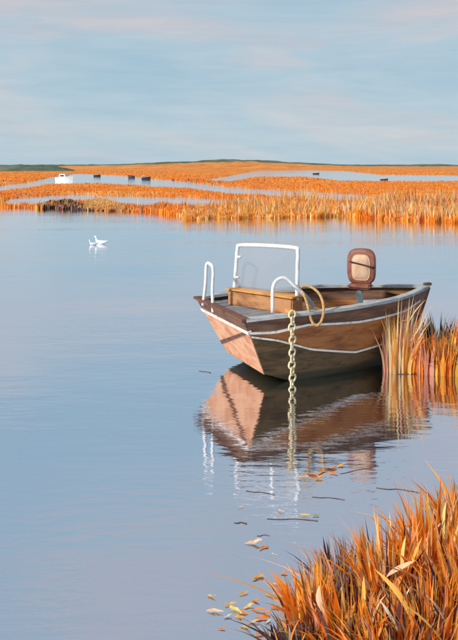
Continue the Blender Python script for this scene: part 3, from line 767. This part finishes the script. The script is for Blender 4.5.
# reed clump at the bow and grass on the far right bank
RW = {'straw': 4, 'ochre': 2, 'rose': 4, 'amber': 2.5, 'orange': 1.5}
tussock('reed_clump', 'straw and rose coloured reed clump standing in front of the pointed bow', 'reeds', gp(400, 371, 0.0), 210, 1.12, 0.22, (0.12, 0), RW, (12, ['yellow', 'pale', 'amber', 'pale'], 0.9), wid=0.028, K=5, bend=(0.05, 0.40), leaf_len=1.0)
GB_ = 'orange tussocks on the bank right of the bow'
for lab, p, n_, h_, sp, ln, w_, lv in [
  ('rosy orange tussock just right of the reed clump at the bow', gp(428, 370, 0.03), 300, 0.66, 0.20, (0.05, 0), {'orange': 4, 'rose': 4, 'amber': 2, 'deep': 2, 'plum': 1}, (6, ['orange', 'amber', 'pale'], 1.0)),
  ('orange tussock with an olive yellow blade at the right edge beyond the bow', gp(448, 371, 0.03), 340, 0.66, 0.22, (0.1, 0), {'orange': 6, 'amber': 3, 'deep': 2, 'olive': 1.2, 'plum': 1}, (7, ['olive', 'yellow', 'orange'], 1.0)),
  ('dark blue grey tussock behind the orange ones right of the bow', gp(440, 358, 0.03), 330, 0.74, 0.26, (0.1, 0), {'plum': 5, 'grey': 3, 'maroon': 2, 'rose': 1, 'olive': 1}, (3, ['dark', 'olive'], 1.0)),
  ('orange tussock cut by the right edge beside the bow bank', gp(470, 368, 0.03), 340, 0.80, 0.24, (0, 0), W_OR, (4, ['orange', 'amber'], 1.0)),
]:
    tussock('grass_tussock', lab, 'grass tussock', p, n_, h_, sp, ln, w_, lv, wid=0.028, group=GB_, bend=(0.05, 0.5))

# short turf over both banks
bx, by = RNG.uniform(0.3, 6.0, 40000), RNG.uniform(2.6, 11.2, 40000)
dg = bpy.context.evaluated_depsgraph_get()
pts_ = []
for nm in ('near_bank', 'reed_bank'):
    bo = bpy.data.objects[nm]
    for x_, y_ in zip(bx, by):
        if (y_ < 7.5) != (nm == 'near_bank'): continue
        hit, lo_, no_, ix = bo.ray_cast(Vector((x_, y_, 3)), Vector((0, 0, -1)))
        if hit and lo_.z > 0.03: pts_.append((x_, y_, lo_.z - 0.01))
pts_ = np.array(pts_); nt = len(pts_)
turf = blade_mesh('bank_turf', pts_, RNG.uniform(0.06, 0.22, nt), RNG.uniform(0.1, 0.8, nt), RNG.uniform(0, 6.283, nt), RNG.uniform(0.008, 0.022, nt), pick(nt, {'orange': 5, 'deep': 3, 'amber': 2, 'maroon': 2.5, 'plum': 2.5, 'olive': 0.8}, 0.2), 2, face=RNG.normal(0, 0.8, nt))
tag(mesh_obj('bank_turf', turf), 'short orange and plum turf covering the near banks under the tussocks', 'grass', kind='stuff')

# ------------------------------------------------------------------ floating leaves and twigs
def float_leaf_mesh(seed):
    r = random.Random(seed); bm = bmesh.new()
    n = 12; c = bm.verts.new((0, 0, 0.008)); ring = []; bow = r.uniform(-1, 1); lift = r.uniform(0, 0.22)
    for i in range(n):
        a = 2 * math.pi * i / n
        ring.append(bm.verts.new((math.cos(a) * 0.5 * r.uniform(0.8, 1.15), math.sin(a) * 0.15 * r.uniform(0.45, 1.35) + 0.10 * bow * math.cos(a) ** 2, 0.010 + 0.13 * abs(math.sin(a)) * r.uniform(0.1, 1) + lift * max(0, math.cos(a)))))
    for i in range(n): bm.faces.new((c, ring[i], ring[(i + 1) % n]))
    me = bpy.data.meshes.new('floating_leaf'); bm.to_mesh(me); bm.free(); return me
def float_leaf(px, py, size, kind, label, group):
    me = float_leaf_mesh(int(px * 7 + py)); me.materials.append(LEAF[kind])
    o = mesh_obj('floating_leaf', me); p = gp(px, py); o.location = (p.x, p.y, 0.004)
    o.scale = (size, size, size); o.rotation_euler = (random.gauss(0, 0.1), random.gauss(0, 0.1), random.gauss(0, 0.45))
    return tag(o, label, 'leaf', group)
float_leaf(241, 507.5, 0.060, 'white', 'bleached curled leaf floating alone left of the rope reflection', 'leaves on open water')
float_leaf(281, 512, 0.062, 'pale', 'pale leaf floating just left of the cream and olive pair', 'leaves on open water')
float_leaf(305, 516, 0.085, 'yellow', 'long cream leaf floating beside a small olive leaf', 'leaves on open water')
float_leaf(316, 516, 0.055, 'olive', 'small olive leaf floating at the tip of the cream leaf', 'leaves on open water')
float_leaf(254, 544, 0.120, 'pale', 'long pale streak of leaf floating over a rosy one', 'leaves on open water')
float_leaf(264, 548, 0.080, 'orange', 'rosy orange leaf floating under the long pale leaf', 'leaves on open water')
float_leaf(274, 555, 0.040, 'white', 'tiny white leaf floating between the long pale leaf and the bank', 'leaves on open water')
float_leaf(258, 578, 0.100, 'amber', 'broad brown amber leaf floating with a dark shadowed tip', 'leaves on open water')
drift = [(244, 594, .055, 'amber'), (256, 601, .05, 'orange'), (271, 596, .06, 'amber'), (230, 605, .06, 'amber'), (236, 611, .085, 'yellow'), (228, 617, .05, 'white'), (240, 618, .05, 'amber'),
         (258, 611, .07, 'orange'), (266, 613, .055, 'orange'), (262, 619, .065, 'orange'), (268, 622, .04, 'white'), (215, 612, .08, 'pale'), (212, 597, .05, 'amber'), (284, 574, .05, 'orange'),
         (283, 626, .055, 'orange'), (292, 634, .06, 'amber'), (262, 635, .075, 'orange'), (272, 637, .06, 'amber'), (246, 628, .05, 'amber'), (286, 604, .05, 'amber'), (222, 629, .04, 'orange'),
         (249, 607, .06, 'yellow'), (244, 613, .05, 'orange'), (253, 623, .06, 'pale'), (276, 608, .05, 'orange'), (276, 585, .05, 'pale')]
reflection_leaves = [(331, 469, .10, 'orange'), (322, 472, .09, 'orange'), (312, 475, .10, 'orange'), (341, 466, .08, 'amber'), (304, 478, .08, 'pale'), (334, 474, .07, 'orange'), (318, 479, .07, 'amber')]  # orange reflection on the water, imitated by a row of coloured leaves
ORD = ['topmost', 'second', 'third', 'fourth', 'fifth', 'sixth', 'seventh', 'eighth', 'ninth', 'tenth', 'eleventh', 'twelfth']
WORD = {'amber': 'amber', 'orange': 'orange', 'yellow': 'yellow', 'white': 'white', 'pale': 'pale pinkish'}
def spread_leaves(items, where, group, k_size):
    for kind in WORD:
        rows = sorted([q for q in items if q[3] == kind], key=lambda q: q[1])
        for i, (px, py, s_, k_) in enumerate(rows):
            lab = ('only %s leaf ' % WORD[kind]) if len(rows) == 1 else ('topmost %s leaf ' % WORD[kind]) if i == 0 else ('%s %s leaf from the top ' % (ORD[i], WORD[kind]))
            float_leaf(px, py, s_ * k_size, k_, lab + where, group)
spread_leaves(drift, 'in the drift beside the near bank', 'leaf drift by the near bank', 1.2)
spread_leaves(reflection_leaves, 'in the row put in for the orange reflection below the boat', 'leaves imitating the orange reflection', 1.2)

def twig(px0, py0, px1, py1, r, label, sag=0.03):
    a, b_ = gp(px0, py0), gp(px1, py1); c = a.lerp(b_, 0.55) + Vector((0, sag * 0.5, 0.001))
    pts = smooth_curve([a + Vector((0, 0, 0.002)), a.lerp(c, 0.5) + Vector((0, -sag * 0.3, 0.001)), c, b_ + Vector((0, 0, 0.004))], 14)
    o = obj('floating_twig', tube(pts, r * 0.36, 6, taper=[0.5 + 0.5 * math.sin(0.3 + 2.6 * i / 13) for i in range(14)]), M['twig'], None, True)
    tag(o, label, 'twig', 'twigs on the water')
twig(199, 371, 211, 373, 0.014, 'short dark twig floating left of the salmon end panel')
twig(246, 491, 275, 495, 0.008, 'thin dark twig floating under the boat reflection, left of the rope')
twig(267, 519, 318, 521, 0.008, 'long thin dark twig floating below the pale leaves')
twig(234, 523, 247, 524, 0.012, 'short dark twig floating below the bleached leaf')
twig(257, 536, 270, 536, 0.006, 'tiny thin twig floating above the long pale leaf')
twig(376, 488, 420, 493, 0.010, 'dark forked twig floating before the tall orange tussock', 0.05)
twig(312, 497, 345, 500, 0.007, 'thin brown twig floating in the orange reflection under the boat')
twig(398, 374.5, 457, 372, 0.022, 'long dark branch lying along the water edge under the right bank', 0.02)
twig(340, 474, 372, 468, 0.007, 'thin dark twig floating just below the bow reflection')

# ------------------------------------------------------------------ white birds on the water
def bird(p, s_, rz, label):
    root = empty('white_bird', p, rz); root.scale = (s_, s_, s_)
    spine = [(-0.62, 0, 0.30, 0.015, 0.03), (-0.45, 0, 0.22, 0.08, 0.06), (-0.20, 0, 0.14, 0.17, 0.15), (0.08, 0, 0.12, 0.20, 0.18), (0.28, 0, 0.17, 0.15, 0.16), (0.38, 0, 0.30, 0.085, 0.09),
             (0.40, 0, 0.43, 0.065, 0.065), (0.43, 0, 0.54, 0.075, 0.075), (0.50, 0, 0.58, 0.07, 0.065), (0.57, 0, 0.575, 0.03, 0.03)]
    bm = bmesh.new(); rg = []; n_ = 12
    for i, (x, y, z, a, b_) in enumerate(spine):
        p0 = Vector(spine[max(0, i - 1)][:3]); p1 = Vector(spine[min(len(spine) - 1, i + 1)][:3]); t_ = (p1 - p0).normalized(); up = t_.cross(Vector((0, -1, 0)))
        rg.append([bm.verts.new(Vector((x, y, z)) + Vector((0, 1, 0)) * math.cos(2 * math.pi * k / n_) * a + up * math.sin(2 * math.pi * k / n_) * b_) for k in range(n_)])
    for A, B in zip(rg, rg[1:]):
        for k in range(n_): bm.faces.new((A[k], A[(k + 1) % n_], B[(k + 1) % n_], B[k]))
    bm.faces.new(rg[0]); bm.faces.new(rg[-1])
    obj('body', bm, M['bird'], root, True)
    obj('beak', tube([(0.56, 0, 0.575), (0.63, 0, 0.565), (0.70, 0, 0.55)], 0.026, 6, taper=[1, 0.7, 0.15]), M['beak'], root, True)
    return tag(root, label, 'bird', 'white birds on the open water')
bird(gp(93.5, 245), 0.28, math.radians(200), 'small white bird floating low, left one of two')
bird(gp(101, 244), 0.42, math.radians(165), 'larger white bird floating upright, right one of two')

# ------------------------------------------------------------------ far boats in the marsh channels
def far_boat(name, p, ln, bm_w, ht, rz, mat, label, cabin=None):
    root = empty(name, p, rz)
    bm = bmesh.new(); rows = []
    for i in range(11):
        f = i / 10; x = (f - 0.5) * ln; w = bm_w / 2 * (1 - max(0, (f - 0.35) / 0.65) ** 2.4) * (0.86 + 0.14 * min(1, f * 3)) + 0.01
        zt = ht * (0.85 + 0.35 * f ** 2)
        xo = x + (0.10 * ln * (f - 0.5) if f > 0.5 else 0)
        rows.append([bm.verts.new(v) for v in ((xo, -w, zt), (x, -w * 0.72, -0.08), (x, w * 0.72, -0.08), (xo, w, zt), (xo, w * 0.86, zt), (x, w * 0.6, zt * 0.35), (x, -w * 0.6, zt * 0.35), (xo, -w * 0.86, zt))])
    for a, b_ in zip(rows, rows[1:]):
        for k in range(8): bm.faces.new((a[k], a[(k + 1) % 8], b_[(k + 1) % 8], b_[k]))
    bm.faces.new(rows[0]); bm.faces.new(rows[-1])
    obj('hull', bm, mat, root)
    obj('thwart', box_bm((-0.1 * ln, 0, ht * 0.7), (0.12 * ln, bm_w * 0.85, 0.05)), mat, root)
    if cabin:
        cx, cl_, chh, cm = cabin
        cb = box_bm((cx * ln, 0, ht * 0.6 + chh / 2), (cl_ * ln, bm_w * 0.7, chh), 0, 0.05)
        for v in cb.verts:
            if v.co.z > ht * 0.6 + chh * 0.6: v.co.x += -0.06 * ln if v.co.x > cx * ln else 0.03 * ln
        co = obj('cabin', cb, cm, root)
        for sg in (-1, 1):
            obj('window', box_bm((cx * ln, sg * (bm_w * 0.35 + 0.004), ht * 0.6 + chh * 0.62), (cl_ * ln * 0.55, 0.02, chh * 0.32)), M['darkglass'], co)
    return tag(root, label, 'boat')
far_boat('white_cabin_boat', gp(65, 181.6), 3.1, 1.5, 0.78, math.radians(-28), M['hullwhite'], 'white cabin boat moored in the upper channel at far left', (-0.05, 0.46, 0.75, M['hullwhite']))
far_boat('small_dark_boat', gp(97, 176.6), 1.5, 0.7, 0.42, math.radians(4), M['hulldark'], 'tiny dark boat on the far channel just right of the white cabin boat')
far_boat('small_dark_boat', gp(131.5, 178.0), 1.3, 0.7, 0.52, math.radians(175), M['hulldark'], 'tiny dark boat left of the small half white boat')
far_boat('small_white_boat', gp(146, 179.4), 1.55, 0.7, 0.44, math.radians(0), M['hulldark'], 'tiny boat with dark hull and white cabin, in front of orange bank', (-0.3, 0.42, 0.42, M['hullwhite']))
far_boat('small_dark_boat', gp(316, 174.2), 1.8, 0.7, 0.34, math.radians(8), M['hulldark'], 'tiny dark boat in the topmost channel right of the green ridge summit')
far_boat('small_dark_boat', gp(384, 181.0), 1.2, 0.6, 0.36, math.radians(-6), M['hulldark'], 'tiny dark boat on the right hand channel below the horizon')
